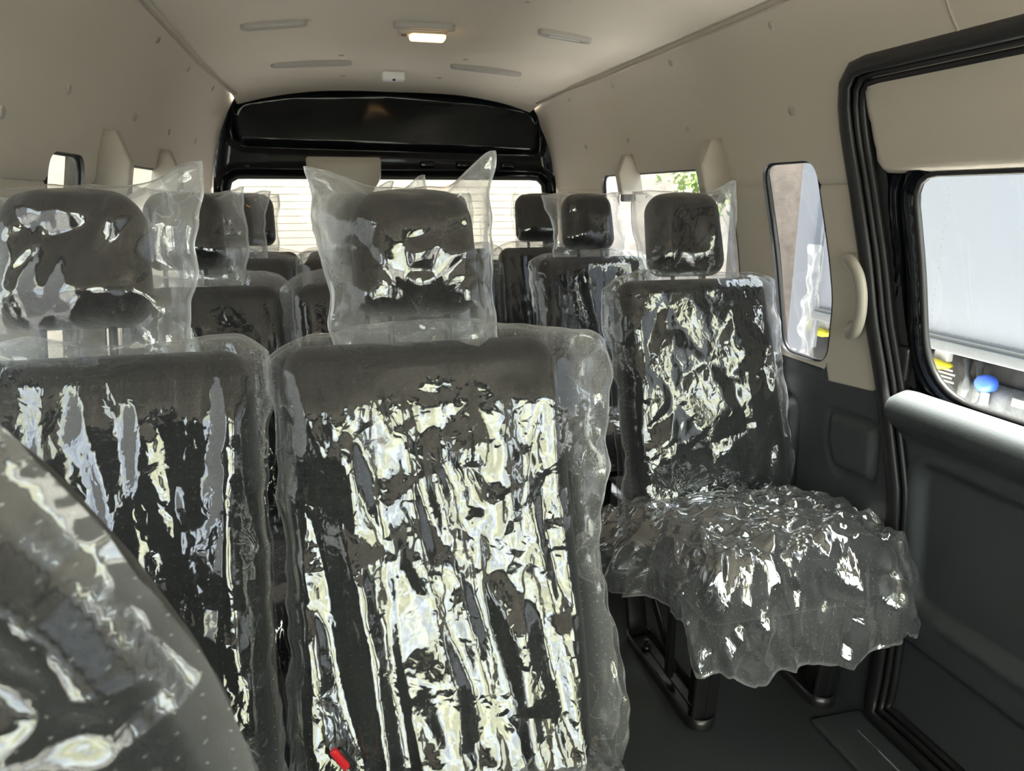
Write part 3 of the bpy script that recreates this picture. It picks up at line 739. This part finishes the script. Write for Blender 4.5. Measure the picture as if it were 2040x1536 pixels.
def seat_leg(parent, x, y0, y1, ztop, flip=1):
    """floor rail, swept rear bar, front plate, post; bolts are sub-parts"""
    mb = MB()
    # rail: two flanges and floor strip with rounded ends
    S = stadium(y1-y0, .075, 9); S = np.c_[S[:, 1], S[:, 0]]; n = len(S); yc = (y0+y1)/2
    def ring(s, z): return np.c_[x+S[:, 0]*s, yc+S[:, 1]+(s-1)*np.sign(S[:, 1])*.035, np.full(n, z)]
    v, f = loft([ring(1, .002), ring(1, .030), ring(.90, .030), ring(.90, .008)]); mb.add(v, f)
    v, f = loft([ring(.90, .008), ring(.05, .008)], caps=False); mb.add(v, f)
    # rear bar sweeping up
    p = [(x, y1-.02, .012), (x, y1-.005, .05), (x, y1+.012, .11), (x, y1+.010, .19), (x, y1-.015, .26), (x, y1-.05, ztop)]
    mb.add(*tube(p, .030, 8, ry=.007, refup=(0, 1, .2)))
    # front plate
    v, f = rbox((x+flip*.006, y0+.055, (ztop+.01)/2), (.012, .085, ztop-.01), .005, 2); v = rot(v, 'X', .10, (x, y0+.05, .02)); mb.add(v, f)
    v, f = rbox((x, y0+.02, (ztop+.01)/2), (.062, .010, ztop-.01), .004, 2); v = rot(v, 'X', .10, (x, y0+.05, .02)); mb.add(v, f)
    # post and stay
    mb.add(*rbox((x-.012, yc-.03, (ztop+.03)/2), (.014, .026, ztop-.03), .003, 2))
    mb.add(*tube([(x+.004, yc-.03, .035), (x+.004, y1-.10, .16), (x+.004, y1-.06, ztop)], .016, 8, ry=.005, refup=(1, 0, 0)))
    mb.add(*rbox((x, yc, ztop), (.05, y1-y0, .03), .006, 2))
    leg = mb.build('leg', M['steel'], parent)
    for yb in (y0+.055, y1-.085):
        b = MB(); a = np.arange(6)/6*2*math.pi; u = np.c_[np.cos(a), np.sin(a)]
        b.add(*disc(.013, .006)); b.v[-1][:, :] += (x-.004, yb, .012)
        b.add(*loft([np.c_[u*.009, np.full(6, z)]+np.array([x-.004, yb, 0]) for z in (.014, .028)], caps=True))
        b.add(*loft([np.c_[u*.006, np.full(6, z)]+np.array([x-.004, yb, 0]) for z in (.028, .036)], caps=True))
        b.build('bolt', M['bolt'], leg, smooth=False)
    return leg

TILT = math.radians(16.7)
def pivot(parent, name, geo, m, x, y, z, tilt=TILT):
    o = mesh_obj(name, *geo, m, parent); o.location = (x, y, z); o.rotation_euler = (-tilt, 0, 0); return o
def make_unit(root, x, seed, hw=.212, hh=.58, T=.05, step=.006, rest=True, hr=(.104, .645, .835, .045), bagp=None, filmp=None, zp=.40, yp=.0, hx=0.0):
    """one reclined backrest with its headrest, both in polythene"""
    b = pivot(root, 'backrest', backrest_geo(hw, hh, T), M['fabric'], x, yp, zp)
    b['label'] = 'black fabric backrest under crinkled clear film'
    fp = dict(l=.022, r=.030, top=.030, amp=.020, F=hang(seed), gap=.005, zb=-.065, wave=.016, D=.05)
    if filmp: fp.update(filmp)
    l, r_ = fp['l'], fp['r']
    bag('plastic_cover', M['film'], b, (hw, -.1, hh, .045, T+.012), fp.get('xl') or (lambda v: -(hw+l)-.008*np.sin(v*5+seed)), fp.get('xr') or (lambda v: hw+r_+.008*np.sin(v*6+seed*2)),
        fp['zb'], fp.get('zt') or (lambda u: hh+fp['top']+.008*np.sin(u*4+seed)-.035*np.abs(u)**6), step, fp['F'], fp['amp'], fp['gap'], fp['D'], fp['wave'], seed, flare=fp.get('flare', 0.0))
    if rest:
        h_hw, h0, h1, hT = hr
        h = pivot(root, 'headrest', headrest_geo(h_hw, h0, h1, hT), M['knit'], x+hx, yp, zp)
        for sx in (-.045, .045): mesh_obj('post', *tube([(sx, 0, hh-.05), (sx, 0, h0+.05)], .006, 8), M['steel'], h)
        bp = dict(l=.05, r=.045, zb=h0-.045, top=.006, pl=.045, pr=.05, amp=.014, F=crumple(seed+50), wave=.014, D=.055)
        if bagp: bp.update(bagp)
        W_ = h_hw
        def zt(u):
            return h1+bp['top']+bp['pl']*sst(-.35, -.97, u)+bp['pr']*sst(.35, .97, u)
        bag('plastic_bag', M['film_bag'], h, (h_hw, h0, h1, .05, hT+.008), bp.get('xl') or (lambda v: -(W_+bp['l']*(.55+.45*v))-.006*np.sin(v*7+seed)),
            bp.get('xr') or (lambda v: W_+bp['r']*(.55+.45*v)+.006*np.sin(v*6+seed)), bp['zb'], zt, step*.85, bp['F'], bp['amp'], .004, bp['D'], bp['wave'], seed+60, .8)
    return b
def make_bench(name, loc, units, label, cat, group=None, step=.006, legs=(), cush=None, seed=1, seats=None, filmL=.10, front=-.50, cz=(.27, .405), lf=None):
    root = tag(empty(name, loc), label, cat, group)
    for i, (x, kw) in enumerate(units): make_unit(root, x, seed+i*17, step=step, **kw)
    for (x0, x1) in cush:
        cx, hw = (x0+x1)/2, (x1-x0)/2
        c = mesh_obj('seat_cushion', *cushion_geo(hw, front, -.015, *cz), M['fabric'], root); c.location.x = cx
        c['label'] = 'black fabric seat cushion under loose clear film'
        (seats or (lambda c, hw: drape('plastic_cover', M['film_seat'], c, hw+.012, front-.015, .0, cz[1]+.007, .05, filmL, max(step, .007), seed+5)))(c, hw)
    for x in legs: seat_leg(root, x, front+.03 if lf is None else lf, -.06 if lf is None else lf+.41, cz[0]+.005)
    return root

# --- nearest two-seat bench on the left
b1 = make_bench('bench_seat', (0, .965, 0),
    [(-.642, dict(hw=.197, hx=-.043, hh=.605, filmp=dict(l=.012, r=.006, top=.020, amp=.024, flare=.050, F=hang(3, 13)), bagp=dict(l=.10, r=.072, top=.004, pl=.02, pr=.048, zb=.575, amp=.026, F=crumple(81, .8)))),
     (-.203, dict(hw=.222, hh=.605, filmp=dict(l=.006, r=.062, top=.024, amp=.025, flare=.055, F=hang(21, 9), xr=lambda v: .222+.048+.030*v+.012*np.sin(v*9)), bagp=dict(l=.050, r=.030, top=.006, pl=.040, pr=.065, zb=.585, amp=.030, F=crumple(93, .75))))],
    'nearest two-seat black bench in crinkled clear plastic, its two headrests bagged', 'bench seat', None, .0045,
    legs=(-.80, -.06), cush=[(-.825, .03)], seed=4, front=-.375)
# --- second and third left benches
def left_bench(y, seed, label):
    hr = (.097, .603, .780, .042)
    return make_bench('bench_seat', (0, y, 0),
        [(-.625, dict(hw=.185, hx=-.037, hh=.560, zp=.452, hr=hr, filmp=dict(l=.012, amp=.016, top=.03), bagp=dict(l=.035, r=.055, pr=.012, pl=.02, zb=.555))),
         (-.218, dict(hw=.207, hh=.560, zp=.452, hr=hr, filmp=dict(amp=.016, top=.03), bagp=dict(zb=.555)))],
        label, 'bench seat', 'two-seat benches along the left wall', .008, legs=(-.75, -.06), cush=[(-.790, .01)], seed=seed, cz=(.335, .472))
left_bench(1.74, 31, 'second two-seat bench on the left, seen just behind the nearest bench')
left_bench(2.56, 52, 'third two-seat bench on the left, half hidden in front of the rear bench')
# --- single seats on the right
def single_cover(c, hw):
    drape('plastic_cover', M['film_seat'], c, hw+.015, -.475, .03, .482, .055, .225, .0055, 77, amp=.017, flare=.10,
          puff=(-.24, -.15, .12, .085, -.03), Lfun=lambda qx, qy, dx, dy: .62+.38*sst(.15, .75, -dy)-.12*sst(.0, .2, qx)*sst(.5, 1, -dy))
HR2 = (.120, .600, .820, .048)
s2 = make_bench('single_seat', (.598, 1.647, 0),
    [(0, dict(hw=.222, hh=.590, zp=.418, yp=-.011, hr=(.1135, .600, .8145, .045), filmp=dict(l=.020, r=.040, top=.020, amp=.016, F=lambda x, z: crumple(15, .75)(x, z)*.8+hang(16, 8)(x, z)*.35),
              bagp=dict(l=.028, r=.050, top=.004, pl=.010, pr=.036, zb=.545, amp=.013, F=crumple(34, .8))))],
    'nearest single black seat on the right, under loose shiny clear plastic', 'single seat', 'single seats along the right wall', .0055,
    legs=(-.150, .175), cush=[(-.238, .232)], seed=9, seats=single_cover, front=-.46, cz=(.335, .472), lf=-.345)
s3 = make_bench('single_seat', (.625, 2.470, 0),
    [(0, dict(hw=.222, hh=.576, zp=.427, hr=(.105, .604, .805, .045), filmp=dict(l=.022, r=.05, top=.02, amp=.016, F=hang(61, 8)), bagp=dict(l=.055, r=.035, pl=.0, pr=.01, zb=.565)))],
    'single black seat on the right behind the nearest one', 'single seat', 'single seats along the right wall', .008, legs=(-.16, .17), cush=[(-.235, .155)], seed=45, front=-.45, cz=(.335, .472))
# --- four-seat rear bench
b4 = make_bench('rear_bench', (0, 2.976, 0),
    [(x, dict(hw=.192, hh=.572, zp=.433, hr=(.100, .600, .800, .042), filmp=dict(amp=.020, top=.02, F=hang(70+i, 16)),
              bagp=dict(l=.008, r=.008, top=.004, pl=.004, pr=.004, zb=.575, amp=.006))) for i, x in enumerate((-.615, -.224, .176, .571))],
    'four-seat rear bench in clear plastic right in front of the tailgate window', 'bench seat', None, .009, legs=(-.66, .62), cush=[(-.795, .755)], seed=90, front=-.24, cz=(.335, .472), filmL=.03)

# --- front seat, lower left corner, close to the lens
fs = tag(empty('front_seat', (-.66, .46, 0)), 'blurred plastic-wrapped front seat in the lower left corner of the picture', 'front seat')
FO = resample(rpoly([(-.22, .36), (.285, .36), (.295, .60), (.262, .80), (.235, .900), (.195, .985), (.145, 1.07), (.09, 1.13), (-.09, 1.13), (-.20, 1.0)], [.04, .05, .2, .2, .2, .2, .2, .06, .06, .2], 6), 120)
def slab(out, T, ya, tilt):
    cc = out.mean(0); lo = []
    for s, y in ((.9, -T), (.97, -T*.85), (.995, -T*.45), (1, 0), (.995, T*.45), (.97, T*.85), (.9, T)):
        P = cc+(out-cc)*s; lo.append(np.c_[P[:, 0], np.full(len(P), y)+ya, P[:, 1]])
    return loft(lo, caps=True)
FI = FO.mean(0)+(FO-FO.mean(0))*.90
mesh_obj('backrest', *slab(FI, .045, .035, 0), M['fabric'], fs)
def front_film(P):
    d = -sdf(P, FO); band = np.clip(d/.028, 0, 1)
    a = np.arctan2(P[:, 1]-.80, P[:, 0]-.275); rr = np.hypot(P[:, 1]-.80, P[:, 0]-.275)
    ray_ = ridge(a*3.2, rr*1.2, 71, 1.0)*sst(.03, .22, rr)
    y = -.012-.035*sst(.015, .05, d)-.022*ray_*sst(.02, .06, d)-.006*ridge(P[:, 0]*9, P[:, 1]*9, 72)*band-.008*np.exp(-((d-.022)/.004)**2)
    y += .012*pn(P[:, 0]*16, P[:, 1]*16, 74)*(1-band)-.006*facet(P[:, 0]*14, P[:, 1]*20, 75)
    return np.c_[P[:, 0], y, P[:, 1]]
v, f = panel_mesh(FO, [], lambda P: P, .0045)
mesh_obj('plastic_cover', front_film(v), f, M['film_front'], fs, uv=v, loose=1-sst(.02, .034, -sdf(v, FO)))
def back_film(P): return np.c_[P[:, 0], .09+0*P[:, 0], P[:, 1]]
mesh_obj('seat_cushion', *rbox((.02, -.25, .30), (.50, .46, .13), .045, 4), M['fabric'], fs)
mesh_obj('base', *rbox((.02, -.22, .12), (.42, .40, .235), .02, 2), M['steel'], fs)

# small things lying on the nearest bench
bk = tag(empty('belt_buckle', (-0.362, .848, 0.485)), 'red belt buckle button at the foot of the nearest bench', 'belt buckle')
v, f = rbox((0, 0, 0), (.010, .009, .036), .003, 3); mesh_obj('button', rot(v, 'Y', -.5), f, M['red'], bk)
v, f = rbox((.0, .010, -.010), (.014, .010, .036), .004, 3); mesh_obj('housing', rot(v, 'Y', -.5), f, M['rubber'], bk)
# step well by the door
st = struct(mesh_obj('trim_7', *rbox((.77, 1.10, .006), (.14, .34, .014), .006, 2), M['dark']), 'step edge by the sliding door')

zz = np.linspace(1.475, 1.63, 14)
struct(mesh_obj('trim_8', *tube(np.c_[xw(zz, 1.2)-.0005, 1.205-.012*np.exp(-((zz-1.475)/.03)**2), zz], .0028, 6), M['dim_beige']), 'joint in the roof-side lining above the sliding door')

# ------------------------------------------------------------------ outside
GZ = -.55
gp = [(-40, -40), (40, -40), (40, 40), (-40, 40)]
struct(panel('ground', gp, [], lambda P: np.c_[P[:, 0], P[:, 1], np.full(len(P), GZ)], 4.0, M['asphalt']), 'asphalt yard')
M['bounce_apron'] = mat('light_bounce_pale', (0.62, 0.61, 0.60), 0.95, var=0.2, vscale=12)  # pale strip added out of view to bounce sunlight up into the van
struct(panel('bounce_ground_right', [(.6, -4), (2.2, -4), (2.2, 3.3), (.6, 3.3)], [], lambda P: np.c_[P[:, 0], P[:, 1], np.full(len(P), GZ+.01)], .4, M['bounce_apron']), 'unseen pale ground added between van and truck to bounce light')
struct(panel('bounce_ground_front', [(-7, -14), (7, -14), (7, -2.6), (-7, -2.6)], [], lambda P: np.c_[P[:, 0], P[:, 1], np.full(len(P), GZ+.01)], .8, mat('light_bounce_yard', (0.15, 0.147, 0.135), 0.95, var=0.35, vscale=3)), 'unseen brighter ground added ahead of the van to bounce light')  # added out of view, reflects daylight through the windscreen onto the ceiling
# white box trailer
TX = 2.2; TY1 = 3.42; TY0 = -1.4; TB = .562; TT = 2.75
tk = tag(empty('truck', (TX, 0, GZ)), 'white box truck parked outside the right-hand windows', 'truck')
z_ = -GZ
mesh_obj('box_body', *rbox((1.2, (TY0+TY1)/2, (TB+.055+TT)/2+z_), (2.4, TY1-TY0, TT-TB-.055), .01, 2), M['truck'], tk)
mb = MB()
mb.add(*rbox((1.19, (TY0+TY1)/2, TB+.022+z_), (2.44, TY1-TY0, .044), .006, 2)).add(*rbox((1.19, (TY0+TY1)/2, TB+.052+z_), (2.41, TY1-TY0, .018), .004, 2))
mb.build('lower_rail', M['rail'], tk)
mb = MB(); a = np.arange(6)/6*2*math.pi
def rivet(y, z, r=.006):
    u = np.c_[np.zeros(6), np.cos(a), np.sin(a)]
    mb.add(*loft([u*r*s+np.array([-xo, y, z+z_]) for s, xo in ((1, -.001), (.7, .0008), (.1, .001))]))
for k in range(75):
    z = TB+.10+k*.03
    if z < TT: rivet(2.64, z, .0038)
for k in range(70): rivet(1.0+k*.034, TB+.075, .0042)
tag(mb.build('rivet_rows', M['rivet'], tk), kind='stuff')
mesh_obj('chassis', *rbox((1.02, (TY0+TY1)/2+.1, .28+z_), (1.75, TY1-TY0+.45, .55), .02, 2), M['chassis'], tk)
for y in (3.445, 2.625): mesh_obj('lamp_bracket', *rbox((.08, y, TB-.030+z_), (.03, .075, .07), .004, 2), M['white_print'], tk)
for y in (2.647, 3.44):
    a2 = np.arange(16)/16*2*math.pi; u = np.c_[np.zeros(16), .07*np.cos(a2), .022*np.sin(a2)]
    v, f = loft([u*s+np.array([.072-h, y, TB-.082+z_]) for s, h in ((1, -.02), (1, .02), (.7, .035), (.1, .04))], caps=True); mesh_obj('side_marker', v, f, M['yellow'], tk)
mesh_obj('fuel_tank', *rbox((.32, 2.26, .26+z_), (.45, .62, .36), .05, 3), M['grey_part'], tk)
a2 = np.arange(20)/20*2*math.pi; u = np.c_[np.zeros(20), .042*np.cos(a2), .036*np.sin(a2)]
v, f = loft([u*s+np.array([.075-h, 2.386, .450+z_]) for s, h in ((1, -.02), (1, .015), (.85, .025), (.2, .027))], caps=True); mesh_obj('filler_cap', v, f, M['blue'], tk)
for yy in (2.75, 2.53, 2.47): mesh_obj('hose', *tube([(.12, yy, .52+z_), (.10, yy-.03, .40+z_), (.13, yy+.01, .25+z_), (.10, yy-.02, .10+z_)], .022, 8), M['grey_part'], tk)
mesh_obj('pipe', *tube([(.13, 2.2, .46+z_), (.13, 1.2, .42+z_)], .012, 6), M['grey_part'], tk)
for k in range(4): mesh_obj('cable', *tube([(.07, 2.10-k*.035, .42+z_), (.06, 2.12-k*.04, .33+z_), (.08, 2.10-k*.045, .26+z_)], .010, 6), M['grey_part'], tk)
mesh_obj('warning_label', *rbox((.085, 2.391, .385+z_), (.008, .040, .055), .002, 1), M['white_print'], tk)
mesh_obj('label_plate', *rbox((.085, 2.235, .405+z_), (.008, .06, .035), .002, 1), M['white_print'], tk)
mb = MB()
for k in range(5):
    w_ = (.10, .115, .11, .12, .06)[k]
    for q in range(int(w_/.016)): mb.add(*rbox((.080, 2.640-q*.014, .462-k*.017+z_), (.003, .013, .009), .001, 1))
mb.build('white_lettering', M['white_print'], tk)
# rear corner post and torn sheet at the tail of the trailer
mb = MB().add(*rbox((.06, TY1+.20, 1.50+z_), (.05, .17, 2.35), .01, 2)).add(*rbox((.02, TY1+.02, 1.45+z_), (.03, .02, 2.1), .005, 2))
mb.build('corner_post', M['truck'], tk)
yy, zz = np.meshgrid(np.linspace(0, .16, 20), np.linspace(.30, .95, 60))
wdt = .5+.5*np.clip(.6+pn(zz*9, zz*0, 3)*1.5, 0, 1)
v = np.c_[(-.01+.02*pn(yy*20, zz*12, 4)).ravel(), (TY1-.03+yy*wdt+.02*pn(zz*5, yy*3, 5)).ravel(), zz.ravel()+z_]
mesh_obj('torn_plastic_sheet', v, grid_faces(20, 60), M['film_bag'], tk, uv=v[:, 1:], loose=np.ones(len(v)))
for wy in (.55, -.55):
    a2 = np.arange(28)/28*2*math.pi; u = np.c_[np.zeros(28), np.cos(a2), np.sin(a2)]
    v, f = loft([u*r+np.array([x, wy, .48]) for x, r in ((.12, .3), (.10, .46), (.14, .48), (.36, .48), (.38, .3))], caps=True); mesh_obj('wheel', v, f, M['rubber'], tk)
# concrete wall far right, cream wall behind
struct(panel('concrete_wall', [(1.45, GZ), (11, GZ), (11, 3.6), (1.45, 3.6)], [], lambda P: np.c_[P[:, 0], 8.0+.01*pn(P[:, 0]*2, P[:, 1]*2, 8), P[:, 1]], .25, M['concrete']), 'stained concrete wall beyond the truck')
struct(panel('cream_wall', [(-7, GZ), (1.40, GZ), (1.40, 3.2), (-7, 3.2)], [], lambda P: np.c_[P[:, 0], np.full(len(P), 5.6), P[:, 1]], .3, M['cream']), 'cream wall behind the tailgate')
struct(mesh_obj('column_1', *rbox((3.98, 6.6, 1.4), (.75, .4, 3.9), .02, 2), M['pillar']), 'grimy grey-brown concrete column behind the truck')
# shrub in front of the concrete wall
tr = tag(empty('shrub', (3.62, 7.35, GZ)), 'leafy green shrub seen through the rear side window', 'shrub')
mb = MB(); r2 = np.random.RandomState(5)
mb.add(*tube([(0, 0, 0), (.03, .02, .8), (0, -.02, 1.7)], [.035, .03, .015], 8))
for k in range(6):
    a_ = r2.rand()*6.28; mb.add(*tube([(0, 0, .9+.12*k), (.18*math.cos(a_), .18*math.sin(a_), 1.2+.12*k)], .008, 5))
mb.build('stem', M['bark'], tr)
n = 700; c = r2.normal(size=(n, 3))*np.array([.20, .16, .24])+np.array([0, 0, 1.95]); vs = []; fs_ = []
for k in range(n):
    d = r2.normal(size=3); d /= np.linalg.norm(d); e = np.cross(d, r2.normal(size=3)); e /= np.linalg.norm(e); L_ = .035+.03*r2.rand()
    vs += [c[k]-d*L_, c[k]+e*L_*.4, c[k]+d*L_, c[k]-e*L_*.4]; fs_.append((4*k, 4*k+1, 4*k+2, 4*k+3))
o = mesh_obj('foliage', vs, fs_, M['leaf'], tr, smooth=False)
# white building outside the left windows
struct(panel('outside_wall_left', [(-2, GZ), (7, GZ), (7, 3.2), (-2, 3.2)], [], lambda P: np.c_[np.full(len(P), -3.0), P[:, 0], P[:, 1]], .4, M['pale']), 'pale wall outside the left windows')
